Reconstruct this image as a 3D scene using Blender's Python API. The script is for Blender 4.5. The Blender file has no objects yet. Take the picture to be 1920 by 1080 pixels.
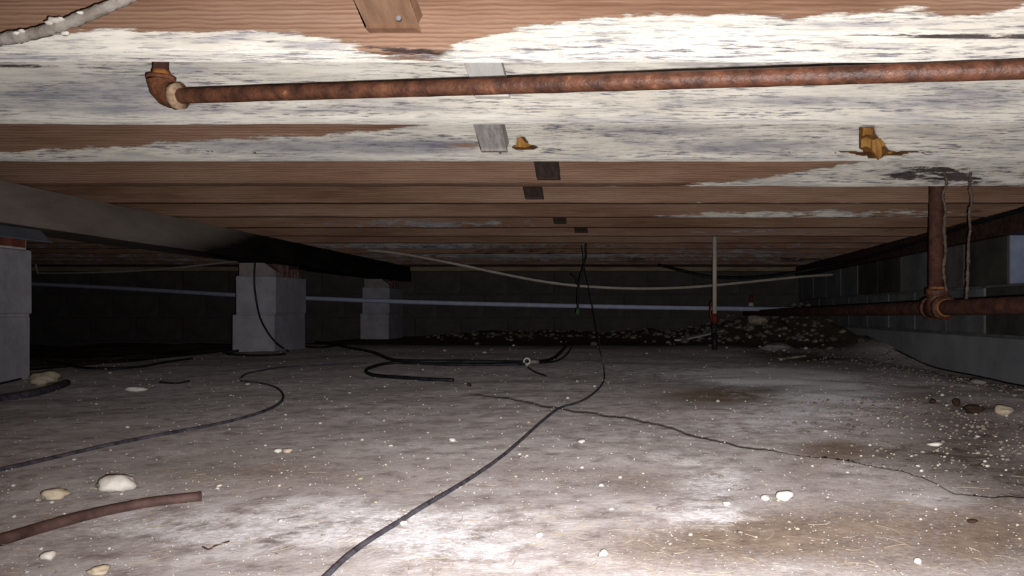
import bpy, bmesh, math, random
import numpy as np
from mathutils import Vector, Matrix

scene = bpy.context.scene
COL = scene.collection
random.seed(7)
RNG = np.random.default_rng(7)

# ------------------------------------------------------------------ camera, light, exposure
CZ = 0.21                       # height of the camera above the dirt
F = 1493.0                      # focal length in pixels of a 1920 wide frame
VX, VY = 1170.0, 585.0          # where lines running straight away from the camera meet
cam_d = bpy.data.cameras.new('camera')
cam = bpy.data.objects.new('camera', cam_d)
COL.objects.link(cam)
cam.location = (0, 0, CZ)
cam.rotation_euler = (math.pi / 2, 0, 0)
cam_d.sensor_width = 36.0
cam_d.lens = F * 36.0 / 1920.0
cam_d.shift_x = (960 - VX) / 1920.0
cam_d.shift_y = (VY - 540) / 1920.0
cam_d.clip_start = 0.02
cam_d.clip_end = 60
scene.camera = cam

# the camera's own flash, a couple of centimetres under the lens
fl = bpy.data.lights.new('camera_flash', 'SPOT')
fl.energy = 102.0
fl.color = (1.0, 0.975, 0.985)
fl.spot_size = math.radians(113)
fl.spot_blend = 1.0
fl.shadow_soft_size = 0.004
flo = bpy.data.objects.new('camera_flash', fl)
COL.objects.link(flo)
flo.location = (0.012, 0.0, CZ - 0.014)
d_ = Vector((-0.02, 1.0, 0.28))
flo.rotation_euler = d_.to_track_quat('-Z', 'Y').to_euler()

# dull daylight outside, reaching in through the vent hole of the right wall
w = bpy.data.worlds.new('daylight')
scene.world = w
w.use_nodes = True
w.node_tree.nodes['Background'].inputs[0].default_value = (0.42, 0.55, 1.0, 1)
w.node_tree.nodes['Background'].inputs[1].default_value = 0.6

scene.view_settings.view_transform = 'Standard'
scene.view_settings.look = 'None'
scene.view_settings.gamma = 1.0
scene.view_settings.use_curve_mapping = False
scene.view_settings.exposure = 0.0
try:
    scene.cycles.use_denoising = True
    scene.cycles.max_bounces = 6
except Exception:
    pass


def P(px, py, y):
    """the point at distance y that lies under a pixel of the photograph"""
    return Vector(((px - VX) * y / F, y, CZ + (VY - py) * y / F))


def srgb(r, g, b):
    def f(c):
        c /= 255.0
        return c / 12.92 if c <= 0.04045 else ((c + 0.055) / 1.055) ** 2.4
    return (f(r), f(g), f(b), 1.0)


# ------------------------------------------------------------------ numpy noise
_T = RNG.random((256, 256))


def vnoise(x, y):
    x = np.asarray(x, float); y = np.asarray(y, float)
    xi = np.floor(x).astype(int); yi = np.floor(y).astype(int)
    fx = x - xi; fy = y - yi
    fx = fx * fx * (3 - 2 * fx); fy = fy * fy * (3 - 2 * fy)
    a = _T[xi & 255, yi & 255]; b = _T[(xi + 1) & 255, yi & 255]
    c = _T[xi & 255, (yi + 1) & 255]; d = _T[(xi + 1) & 255, (yi + 1) & 255]
    return (a * (1 - fx) + b * fx) * (1 - fy) + (c * (1 - fx) + d * fx) * fy - 0.5


def fbm(x, y, n=4):
    s = 0; a = 1.0
    for i in range(n):
        s = s + a * vnoise(np.asarray(x) * 2 ** i + 17 * i, np.asarray(y) * 2 ** i + 5 * i); a *= 0.5
    return s


def sstep(a, b, x):
    t = np.clip((np.asarray(x, float) - a) / (b - a), 0, 1)
    return t * t * (3 - 2 * t)


# ------------------------------------------------------------------ materials
class NT:
    def __init__(s, name, rough=0.9, spec=0.2):
        s.m = bpy.data.materials.new(name); s.m.use_nodes = True
        s.t = s.m.node_tree; s.b = s.t.nodes['Principled BSDF']
        s.b.inputs['Roughness'].default_value = rough
        s.b.inputs['Specular IOR Level'].default_value = spec
        tc = s.t.nodes.new('ShaderNodeTexCoord'); s.obj = tc.outputs['Object']
        oi = s.t.nodes.new('ShaderNodeObjectInfo'); s.rand = oi.outputs['Random']

    def link(s, a, b): s.t.links.new(a, b)

    def val(s, sock, v):
        if isinstance(v, (int, float, tuple, list, Vector)): sock.default_value = v
        else: s.link(v, sock)

    def map(s, scale, offs=None, rot=(0, 0, 0)):
        n = s.t.nodes.new('ShaderNodeMapping'); s.link(s.obj, n.inputs['Vector'])
        n.inputs['Scale'].default_value = scale; n.inputs['Rotation'].default_value = rot
        if offs is not None: s.val(n.inputs['Location'], offs)
        return n.outputs[0]

    def noise(s, vec, scale=1.0, detail=4, rough=0.55, dist=0.0):
        n = s.t.nodes.new('ShaderNodeTexNoise'); s.link(vec, n.inputs['Vector'])
        n.inputs['Scale'].default_value = scale; n.inputs['Detail'].default_value = detail
        n.inputs['Roughness'].default_value = rough; n.inputs['Distortion'].default_value = dist
        return n.outputs[0]

    def wave(s, vec, scale, dist, dscale, direction='Z'):
        n = s.t.nodes.new('ShaderNodeTexWave'); n.bands_direction = direction
        s.link(vec, n.inputs['Vector']); n.inputs['Scale'].default_value = scale
        n.inputs['Distortion'].default_value = dist; n.inputs['Detail'].default_value = 3
        n.inputs['Detail Scale'].default_value = dscale
        return n.outputs['Fac']

    def voro(s, vec, scale):
        n = s.t.nodes.new('ShaderNodeTexVoronoi'); s.link(vec, n.inputs['Vector'])
        n.inputs['Scale'].default_value = scale
        return n.outputs['Distance'], n.outputs['Color']

    def ramp(s, fac, stops, interp='LINEAR'):
        n = s.t.nodes.new('ShaderNodeValToRGB'); s.link(fac, n.inputs[0]); e = n.color_ramp.elements
        n.color_ramp.interpolation = interp
        while len(e) < len(stops): e.new(0.5)
        for q, (p, c) in zip(e, stops):
            q.position = p; q.color = c if isinstance(c, tuple) else (c, c, c, 1)
        return n.outputs[0]

    def mix(s, f, a, b):
        n = s.t.nodes.new('ShaderNodeMix'); n.data_type = 'RGBA'
        s.val(n.inputs[0], f); s.val(n.inputs[6], a); s.val(n.inputs[7], b)
        return n.outputs[2]

    def math(s, op, a, b=0.0, clamp=False):
        n = s.t.nodes.new('ShaderNodeMath'); n.operation = op; n.use_clamp = clamp
        s.val(n.inputs[0], a); s.val(n.inputs[1], b)
        return n.outputs[0]

    def attr(s, name):
        n = s.t.nodes.new('ShaderNodeAttribute'); n.attribute_name = name
        return n.outputs['Fac']

    def bump(s, h, strength, dist=0.01, prev=None):
        n = s.t.nodes.new('ShaderNodeBump'); n.inputs['Strength'].default_value = strength
        n.inputs['Distance'].default_value = dist; s.link(h, n.inputs['Height'])
        if prev is not None: s.link(prev, n.inputs['Normal'])
        s.link(n.outputs[0], s.b.inputs['Normal'])
        return n.outputs[0]

    def color(s, c): s.val(s.b.inputs['Base Color'], c)


def noisy(name, c1, c2, scale=20.0, stretch=(1, 1, 1), rough=0.9, spec=0.2, bump=0.3, bdist=0.004, c3=None, metal=0.0, lo=0.35, hi=0.65):
    n = NT(name, rough, spec)
    v = n.map(stretch)
    a = n.noise(v, scale, 5, 0.6)
    stops = [(lo, c1), (hi, c2)]
    if c3: stops.append((min(hi + 0.1, 0.98), c3))
    n.color(n.ramp(a, stops))
    n.bump(n.noise(v, scale * 2.5, 4, 0.6), bump, bdist)
    n.b.inputs['Metallic'].default_value = metal
    return n.m


def make_joist_material():
    n = NT('moldy_lumber', 0.85, 0.15)
    offs = n.t.nodes.new('ShaderNodeCombineXYZ')
    n.link(n.math('MULTIPLY', n.rand, 37.0), offs.inputs[0]); n.link(n.math('MULTIPLY', n.rand, 11.0), offs.inputs[2])
    o = offs.outputs[0]
    vl = n.map((0.6, 4, 4), o)
    grain = n.wave(n.map((0.35, 1, 1), o), 46.0, 4.0, 1.2)
    fine = n.noise(n.map((3.0, 60, 90), o), 2.0, 4, 0.6)
    big = n.noise(vl, 2.2, 4, 0.55)
    wood = n.ramp(big, [(0.3, srgb(122, 90, 70)), (0.5, srgb(158, 124, 102)), (0.72, srgb(186, 154, 132))])
    wood = n.mix(n.math('MULTIPLY', n.math('POWER', grain, 2.0), 0.55), wood, srgb(112, 74, 54))
    wood = n.mix(n.ramp(fine, [(0.45, 0.0), (0.75, 0.35)]), wood, srgb(208, 170, 140))
    # mould coverings: where they lie comes from the lumber, how they fray from noise
    fray1 = n.noise(n.map((5, 30, 30), o), 1.6, 6, 0.68)
    fray2 = n.noise(n.map((16, 90, 120), o), 1.0, 5, 0.7)
    fr = n.math('ADD', n.math('MULTIPLY', n.math('SUBTRACT', fray1, 0.5), 1.5), n.math('MULTIPLY', n.math('SUBTRACT', fray2, 0.5), 1.1))
    mold = n.ramp(n.math('ADD', n.attr('mold'), n.math('MULTIPLY', fr, 0.85)), [(0.40, 0.0), (0.58, 1.0)])
    tone = n.noise(n.map((2.2, 16, 20), o), 1.5, 6, 0.7)
    white = n.ramp(tone, [(0.32, srgb(190, 187, 188)), (0.46, srgb(228, 222, 209)), (0.60, srgb(242, 237, 226))])
    greyc = n.ramp(tone, [(0.32, srgb(136, 132, 142)), (0.5, srgb(184, 180, 180)), (0.66, srgb(212, 206, 194))])
    gsel = n.ramp(n.math('ADD', n.attr('grey'), n.math('MULTIPLY', fr, 0.4)), [(0.3, 0.0), (0.7, 1.0)])
    cover = n.mix(gsel, white, greyc)
    speck = n.noise(n.map((15, 150, 230), o), 1.0, 5, 0.75)
    sreg = n.noise(n.map((2.5, 18, 26), o), 1.3, 4, 0.6)
    sp = n.math('MULTIPLY', n.ramp(speck, [(0.50, 0.0), (0.60, 1.0)]), n.ramp(sreg, [(0.38, 0.15), (0.58, 0.95)]))
    cover = n.mix(sp, cover, srgb(116, 112, 122))
    col = n.mix(mold, wood, cover)
    dk = n.ramp(n.math('ADD', n.math('MULTIPLY', n.attr('dark'), n.ramp(n.noise(n.map((9, 45, 60), o), 1.3, 5, 0.7), [(0.38, 0.15), (0.56, 1.0)])), n.math('MULTIPLY', fr, 0.7)), [(0.34, 0.0), (0.58, 0.95)])  # dark growth, plus the shade painted into the first joist's groove
    col = n.mix(dk, col, n.ramp(fray2, [(0.4, srgb(44, 36, 36)), (0.65, srgb(92, 78, 76))]))
    col = n.mix(n.attr('raw'), col, n.ramp(fray1, [(0.35, srgb(70, 46, 24)), (0.6, srgb(132, 90, 46))]))
    n.color(col)
    h = n.math('ADD', n.math('MULTIPLY', mold, fray2), n.math('MULTIPLY', grain, 0.12))
    n.bump(h, 0.6, 0.005)
    n.link(mold, n.b.inputs['Diffuse Roughness'])
    return n.m


M = {}
M['joist'] = make_joist_material()


def make_ground_material():
    n = NT('dirt', 0.95, 0.1)
    v = n.map((1, 1, 1))
    big = n.noise(v, 3.5, 5, 0.6)
    mid = n.noise(v, 24, 9, 0.74)
    fine = n.noise(v, 150, 6, 0.78)
    base = n.ramp(mid, [(0.33, srgb(132, 121, 116)), (0.46, srgb(176, 166, 162)), (0.58, srgb(200, 193, 190))])
    fr = n.math('ADD', n.math('MULTIPLY', n.math('SUBTRACT', mid, 0.5), 1.8), n.math('MULTIPLY', n.math('SUBTRACT', fine, 0.5), 1.3))
    fr = n.math('ADD', fr, n.math('MULTIPLY', n.math('SUBTRACT', big, 0.5), 1.0))
    br = n.ramp(n.math('ADD', n.attr('brown'), n.math('MULTIPLY', fr, 0.9)), [(0.25, 0.0), (0.75, 1.0)])
    col = n.mix(br, base, n.ramp(mid, [(0.36, srgb(102, 86, 72)), (0.62, srgb(152, 136, 121))]))
    wh = n.ramp(n.math('ADD', n.attr('white'), n.math('MULTIPLY', fr, 0.95)), [(0.32, 0.0), (0.80, 1.0)])
    col = n.mix(wh, col, n.ramp(fine, [(0.36, srgb(206, 201, 201)), (0.58, srgb(242, 240, 241))]))
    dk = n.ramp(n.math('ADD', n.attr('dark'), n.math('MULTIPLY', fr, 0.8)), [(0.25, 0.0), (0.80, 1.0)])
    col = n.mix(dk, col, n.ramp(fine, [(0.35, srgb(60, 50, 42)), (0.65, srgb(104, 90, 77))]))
    # pale grit lying in the dirt
    d1, c1 = n.voro(v, 120)
    grit = n.math('MULTIPLY', n.ramp(d1, [(0.16, 1.0), (0.24, 0.0)]), n.ramp(c1, [(0.60, 0.0), (0.64, 1.0)], 'CONSTANT'))
    col = n.mix(n.math('MULTIPLY', grit, 0.5), col, srgb(232, 226, 216))
    col = n.mix(n.ramp(n.attr('crack'), [(0.1, 0.0), (0.55, 0.9)]), col, srgb(48, 38, 32))  # shade inside the shallow crack, painted into the dirt colour
    n.color(col)
    n.b.inputs['Diffuse Roughness'].default_value = 1.0
    h = n.math('ADD', n.math('MULTIPLY', mid, 1.0), n.math('MULTIPLY', fine, 0.5))
    h = n.math('ADD', h, n.math('MULTIPLY', grit, 0.25))
    n.bump(h, 0.75, 0.009)
    return n.m


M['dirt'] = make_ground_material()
M['rust'] = noisy('rusted_iron', srgb(74, 48, 38), srgb(124, 80, 58), 38, (1, 1, 1), 0.5, 0.5, 1.0, 0.003, srgb(182, 130, 88), 0.0, 0.36, 0.64)
M['rust_dark'] = noisy('dark_rusted_iron', srgb(74, 48, 42), srgb(112, 74, 60), 30, (1, 1, 1), 0.8, 0.25, 0.7, 0.002, srgb(140, 92, 66))
M['elbow'] = noisy('cast_elbow_rust', srgb(112, 70, 50), srgb(158, 104, 74), 40, (1, 1, 1), 0.7, 0.3, 0.8, 0.003)
M['rust_bright'] = noisy('orange_rust', srgb(150, 90, 44), srgb(196, 132, 76), 60, (1, 1, 1), 0.8, 0.2, 0.6, 0.002)
M['rim'] = noisy('pale_thread_scale', srgb(150, 112, 84), srgb(206, 178, 148), 70)
M['strut_brown'] = noisy('old_strut_wood', srgb(136, 104, 82), srgb(170, 134, 108), 3, (16, 4, 2), 0.85, 0.15, 0.3)
M['strut_white'] = noisy('whitened_strut_wood', srgb(236, 231, 224), srgb(248, 245, 240), 4, (20, 4, 2))
M['strut_grey'] = noisy('greyed_strut_wood', srgb(176, 166, 160), srgb(222, 216, 210), 5, (20, 5, 3))
M['strut_dark'] = noisy('dark_strut_wood', srgb(76, 62, 56), srgb(104, 86, 78), 4, (16, 5, 3))
M['nail'] = noisy('nail_steel', srgb(120, 118, 120), srgb(170, 168, 168), 80)
M['block'] = noisy('grey_concrete_block', srgb(172, 170, 178), srgb(196, 193, 199), 14, (1, 1, 1), 0.95, 0.1, 0.5, 0.004)
M['mortar'] = noisy('smeared_mortar', srgb(150, 138, 134), srgb(176, 164, 158), 18)
M['brick_dusty'] = noisy('dusty_broken_brick', srgb(104, 76, 72), srgb(140, 108, 102), 30)
M['brick'] = noisy('red_brick', srgb(118, 66, 54), srgb(150, 90, 74), 30)
M['shield'] = noisy('galvanised_sheet', srgb(112, 120, 132), srgb(142, 148, 158), 8, (1, 1, 1), 0.55, 0.4, 0.1)
M['wallblock'] = noisy('foundation_block', srgb(112, 113, 115), srgb(146, 146, 148), 5, (1, 1, 1), 0.95, 0.1, 0.5, 0.004)
M['wallblock_damp'] = noisy('damp_foundation_block', srgb(68, 65, 57), srgb(100, 97, 88), 5, (1, 1, 1), 0.9, 0.15, 0.5, 0.004)
M['wallblock_brown'] = noisy('stained_foundation_block', srgb(104, 94, 90), srgb(140, 134, 132), 5)
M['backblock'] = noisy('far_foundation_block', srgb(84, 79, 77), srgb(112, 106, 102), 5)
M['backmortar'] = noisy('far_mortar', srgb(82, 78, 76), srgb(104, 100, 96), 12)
M['wallmortar'] = noisy('wall_mortar', srgb(106, 105, 104), srgb(138, 137, 135), 12)
M['footing'] = noisy('smooth_footing', srgb(150, 153, 157), srgb(180, 181, 184), 4, (1, 1, 1), 0.9, 0.15, 0.3)
M['reveal'] = noisy('limewashed_reveal', srgb(128, 134, 148), srgb(162, 166, 176), 10)
M['sill'] = noisy('dark_sill_wood', srgb(58, 42, 36), srgb(92, 68, 58), 3, (1, 12, 12))
M['sill_pale'] = noisy('pale_sill_wood', srgb(150, 134, 104), srgb(186, 170, 138), 3, (2, 12, 12))
M['subfloor'] = noisy('subfloor_boards', srgb(110, 78, 56), srgb(150, 110, 82), 3, (1, 14, 14))
M['pvc'] = noisy('pale_blue_plastic', srgb(204, 210, 244), srgb(226, 230, 252), 20, (1, 1, 1), 0.45, 0.4, 0.05)
M['cream'] = noisy('cream_plastic', srgb(208, 196, 176), srgb(230, 220, 202), 20, (1, 1, 1), 0.5, 0.35, 0.05)
M['black'] = noisy('black_rubber', srgb(24, 24, 27), srgb(46, 45, 49), 40, (1, 1, 1), 0.55, 0.35, 0.1)
M['dusty_black'] = noisy('dusty_black_rubber', srgb(58, 56, 64), srgb(104, 99, 108), 60, (1, 1, 1), 0.8, 0.2, 0.2)
M['hose'] = noisy('dusty_brown_hose', srgb(70, 50, 46), srgb(106, 82, 76), 40, (1, 1, 1), 0.7, 0.25, 0.2)
M['red'] = noisy('red_valve_paint', srgb(96, 40, 34), srgb(132, 62, 50), 30, (1, 1, 1), 0.6)
M['speckled'] = noisy('flaking_black_pipe', srgb(40, 36, 36), srgb(66, 58, 56), 60, (1, 1, 1), 0.7, 0.2, 0.4, 0.003, srgb(200, 190, 180), 0, 0.4, 0.62)
M['teal'] = noisy('teal_plastic', srgb(90, 130, 124), srgb(140, 176, 168), 40)
M['green'] = noisy('green_plug', srgb(64, 92, 60), srgb(110, 140, 100), 40)
M['mud'] = noisy('dry_mud', srgb(92, 76, 68), srgb(136, 118, 106), 60, (1, 1, 1), 0.95, 0.1, 0.8, 0.004)
M['stone'] = noisy('white_limestone', srgb(206, 198, 184), srgb(238, 233, 224), 30, (1, 1, 1), 0.9, 0.15, 0.4, 0.004)
M['stone_tan'] = noisy('tan_limestone', srgb(178, 162, 136), srgb(212, 198, 174), 26, (1, 1, 1), 0.9, 0.15, 0.4, 0.004)
M['stone_grey'] = noisy('grey_stone', srgb(128, 120, 114), srgb(164, 156, 148), 26)
M['clod'] = noisy('dark_clod', srgb(48, 34, 26), srgb(78, 58, 46), 40)
M['rubble'] = noisy('rubble', srgb(92, 82, 72), srgb(168, 156, 142), 14, (1, 1, 1), 0.95, 0.1, 0.4)
M['fibre'] = noisy('pale_root', srgb(176, 160, 138), srgb(206, 192, 172), 20)
M['splinter'] = noisy('fresh_split_wood', srgb(150, 100, 46), srgb(204, 154, 88), 5, (20, 20, 4))
M['frost'] = noisy('mould_coated_sheath', srgb(132, 122, 112), srgb(176, 168, 158), 34, (1, 1, 1), 0.95, 0.1, 0.8, 0.005, srgb(232, 228, 220))


def girder_material():
    n = NT('dusty_girder', 0.9, 0.12)
    a = n.noise(n.map((1.5, 2.0, 8)), 1.5, 6, 0.6)
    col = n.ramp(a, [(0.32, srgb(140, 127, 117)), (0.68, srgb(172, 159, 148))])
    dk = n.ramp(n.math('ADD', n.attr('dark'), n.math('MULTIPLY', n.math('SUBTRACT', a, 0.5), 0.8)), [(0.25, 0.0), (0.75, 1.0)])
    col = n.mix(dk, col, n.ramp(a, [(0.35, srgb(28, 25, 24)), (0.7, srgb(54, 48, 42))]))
    n.color(col); n.bump(n.noise(n.map((6, 6, 40)), 2, 5), 0.35, 0.004)
    return n.m


M['girder'] = girder_material()


# ------------------------------------------------------------------ object helpers
def link(o, parent=None):
    COL.objects.link(o)
    if parent: o.parent = parent
    return o


def tag(o, label=None, cat=None, group=None, kind=None):
    if label: o['label'] = label
    if cat: o['category'] = cat
    if group: o['group'] = group
    if kind: o['kind'] = kind
    return o


def empty(name, loc, label, cat, group=None):
    o = bpy.data.objects.new(name, None); o.location = loc; o.empty_display_size = 0.05
    link(o); return tag(o, label, cat, group)


def mesh_obj(name, verts, faces, mat, parent=None, smooth=False, loc=None):
    """verts in world space; the object's origin goes to loc (a parent's place by default)"""
    base = Vector(loc) if loc is not None else (parent_world(parent) if parent else None)
    v = np.asarray(verts, float)
    if base is None:
        mn = v.min(0); mx = v.max(0); base = Vector(((mn[0] + mx[0]) / 2, (mn[1] + mx[1]) / 2, mn[2]))
    me = bpy.data.meshes.new(name)
    me.from_pydata((v - np.array(base)).tolist(), [], [tuple(int(i) for i in f) for f in faces])
    me.materials.append(mat)
    if smooth: me.polygons.foreach_set('use_smooth', [True] * len(me.polygons))
    me.update()
    o = bpy.data.objects.new(name, me)
    link(o, parent)
    o.location = base - (parent_world(parent) if parent else Vector((0, 0, 0)))
    return o


def parent_world(p):
    v = Vector((0, 0, 0))
    while p is not None:
        v = v + p.location; p = p.parent
    return v


def set_attr(o, name, arr):
    a = o.data.attributes.new(name, 'FLOAT', 'POINT')
    a.data.foreach_set('value', np.asarray(arr, np.float32))


def box_geo(x0, x1, y0, y1, z0, z1, bev=0.0):
    bm = bmesh.new()
    bmesh.ops.create_cube(bm, size=1.0, matrix=Matrix.Translation(((x0 + x1) / 2, (y0 + y1) / 2, (z0 + z1) / 2)) @ Matrix.Diagonal((x1 - x0, y1 - y0, z1 - z0, 1)))
    if bev: bmesh.ops.bevel(bm, geom=bm.edges[:], offset=bev, segments=1, affect='EDGES')
    bm.verts.index_update()
    v = [tuple(q.co) for q in bm.verts]; f = [[q.index for q in p.verts] for p in bm.faces]
    bm.free(); return v, f


def box(name, x0, x1, y0, y1, z0, z1, mat, parent=None, bev=0.004, wob=0.0):
    v, f = box_geo(x0, x1, y0, y1, z0, z1, bev)
    if wob: v = [tuple(c + random.uniform(-wob, wob) for c in p) for p in v]
    return mesh_obj(name, v, f, mat, parent)


def spline(pts, n=10):
    """smooth curve through the points"""
    p = [Vector(q) for q in pts]
    if len(p) == 2: return [p[0].lerp(p[1], i / n) for i in range(n + 1)]
    p = [p[0] * 2 - p[1]] + p + [p[-1] * 2 - p[-2]]
    out = []
    for i in range(1, len(p) - 2):
        a, b, c, d = p[i - 1:i + 3]
        for k in range(n):
            t = k / n
            out.append(0.5 * ((2 * b) + (c - a) * t + (2 * a - 5 * b + 4 * c - d) * t * t + (3 * b - a - 3 * c + d) * t ** 3))
    out.append(p[-2]); return out


def tube_geo(path, r, sides=10, bumpy=0.0, caps=True):
    path = [Vector(q) for q in path]; rs = r if isinstance(r, (list, tuple)) else [r] * len(path)
    V, Fc = [], []
    up = Vector((0, 0, 1))
    for i, p in enumerate(path):
        t = (path[min(i + 1, len(path) - 1)] - path[max(i - 1, 0)])
        t = t.normalized() if t.length > 1e-9 else Vector((1, 0, 0))
        s = t.cross(up)
        if s.length < 0.05: s = t.cross(Vector((0, 1, 0)))
        s.normalize(); u = s.cross(t).normalized(); up = u if abs(u.dot(up)) > 0.2 else up
        for k in range(sides):
            a = 2 * math.pi * k / sides; rr = rs[i] * (1 + random.uniform(-bumpy, bumpy))
            V.append(p + s * math.cos(a) * rr + u * math.sin(a) * rr)
    for i in range(len(path) - 1):
        for k in range(sides):
            a = i * sides + k; b = i * sides + (k + 1) % sides
            Fc.append([a, b, b + sides, a + sides])
    if caps:
        Fc.append(list(range(sides))[::-1]); Fc.append([(len(path) - 1) * sides + k for k in range(sides)])
    return [tuple(v) for v in V], Fc


def tube(name, path, r, mat, parent=None, sides=10, bumpy=0.0):
    v, f = tube_geo(path, r, sides, bumpy)
    return mesh_obj(name, v, f, mat, parent, smooth=True)


def merge(parts):
    V, Fc = [], []
    for v, f in parts:
        o = len(V); V += list(v); Fc += [[i + o for i in q] for q in f]
    return V, Fc


# ------------------------------------------------------------------ the lie of the ground
def gz(x, y):
    x = np.asarray(x, float); y = np.asarray(y, float)
    z = 0.010 * fbm(x * 1.1, y * 1.1, 3) + 0.005 * fbm(x * 6, y * 6, 3)
    z = z - 0.060 * sstep(0.95, 1.5, x) * sstep(1.4, 2.6, y) * (1 - sstep(3.4, 5.0, y))
    berm = 0.17 * np.exp(-((x - 1.25) / 0.55) ** 2 - ((y - 6.3) / 0.75) ** 2) + 0.05 * np.exp(-((y - 6.85) / 0.5) ** 2) * sstep(-1.9, -1.0, x)
    berm = berm + 0.05 * np.exp(-((x - 1.5) / 0.2) ** 2) * sstep(3.6, 5.2, y)
    z = z + berm * (1 + 0.8 * fbm(x * 9, y * 9, 3))
    # beyond the piers the soil has been dug away a little
    left = (1 - sstep(-2.30, -2.08, x + 0.06 * vnoise(y * 3, x * 0))) * sstep(2.5, 3.1, y)
    z = z - 0.07 * left * (1 + 0.8 * fbm(x * 3, y * 3, 3))
    return z


def G(px, py, lift=0.0):
    """the spot of ground first met on the way from the camera through a pixel of the photograph"""
    ys = 1 / np.linspace(1 / 0.3, 1 / 6.78, 900)
    h = CZ + (VY - py) * ys / F - gz((px - VX) * ys / F, ys)
    hit = np.nonzero(h <= 0)[0]
    k = int(hit[0]) if len(hit) else len(ys) - 1
    y = float(ys[k])
    if len(hit) and k > 0:
        y = float(ys[k - 1] + (ys[k] - ys[k - 1]) * h[k - 1] / (h[k - 1] - h[k]))
    x = (px - VX) * y / F
    return Vector((x, y, float(gz(x, y)) + lift))


def gauss(px, py, blobs):
    s = np.zeros_like(px)
    for cx, cy, rx, ry, a in blobs:
        s = s + a * np.exp(-((px - cx) / rx) ** 2 - ((py - cy) / ry) ** 2)
    return s


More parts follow.
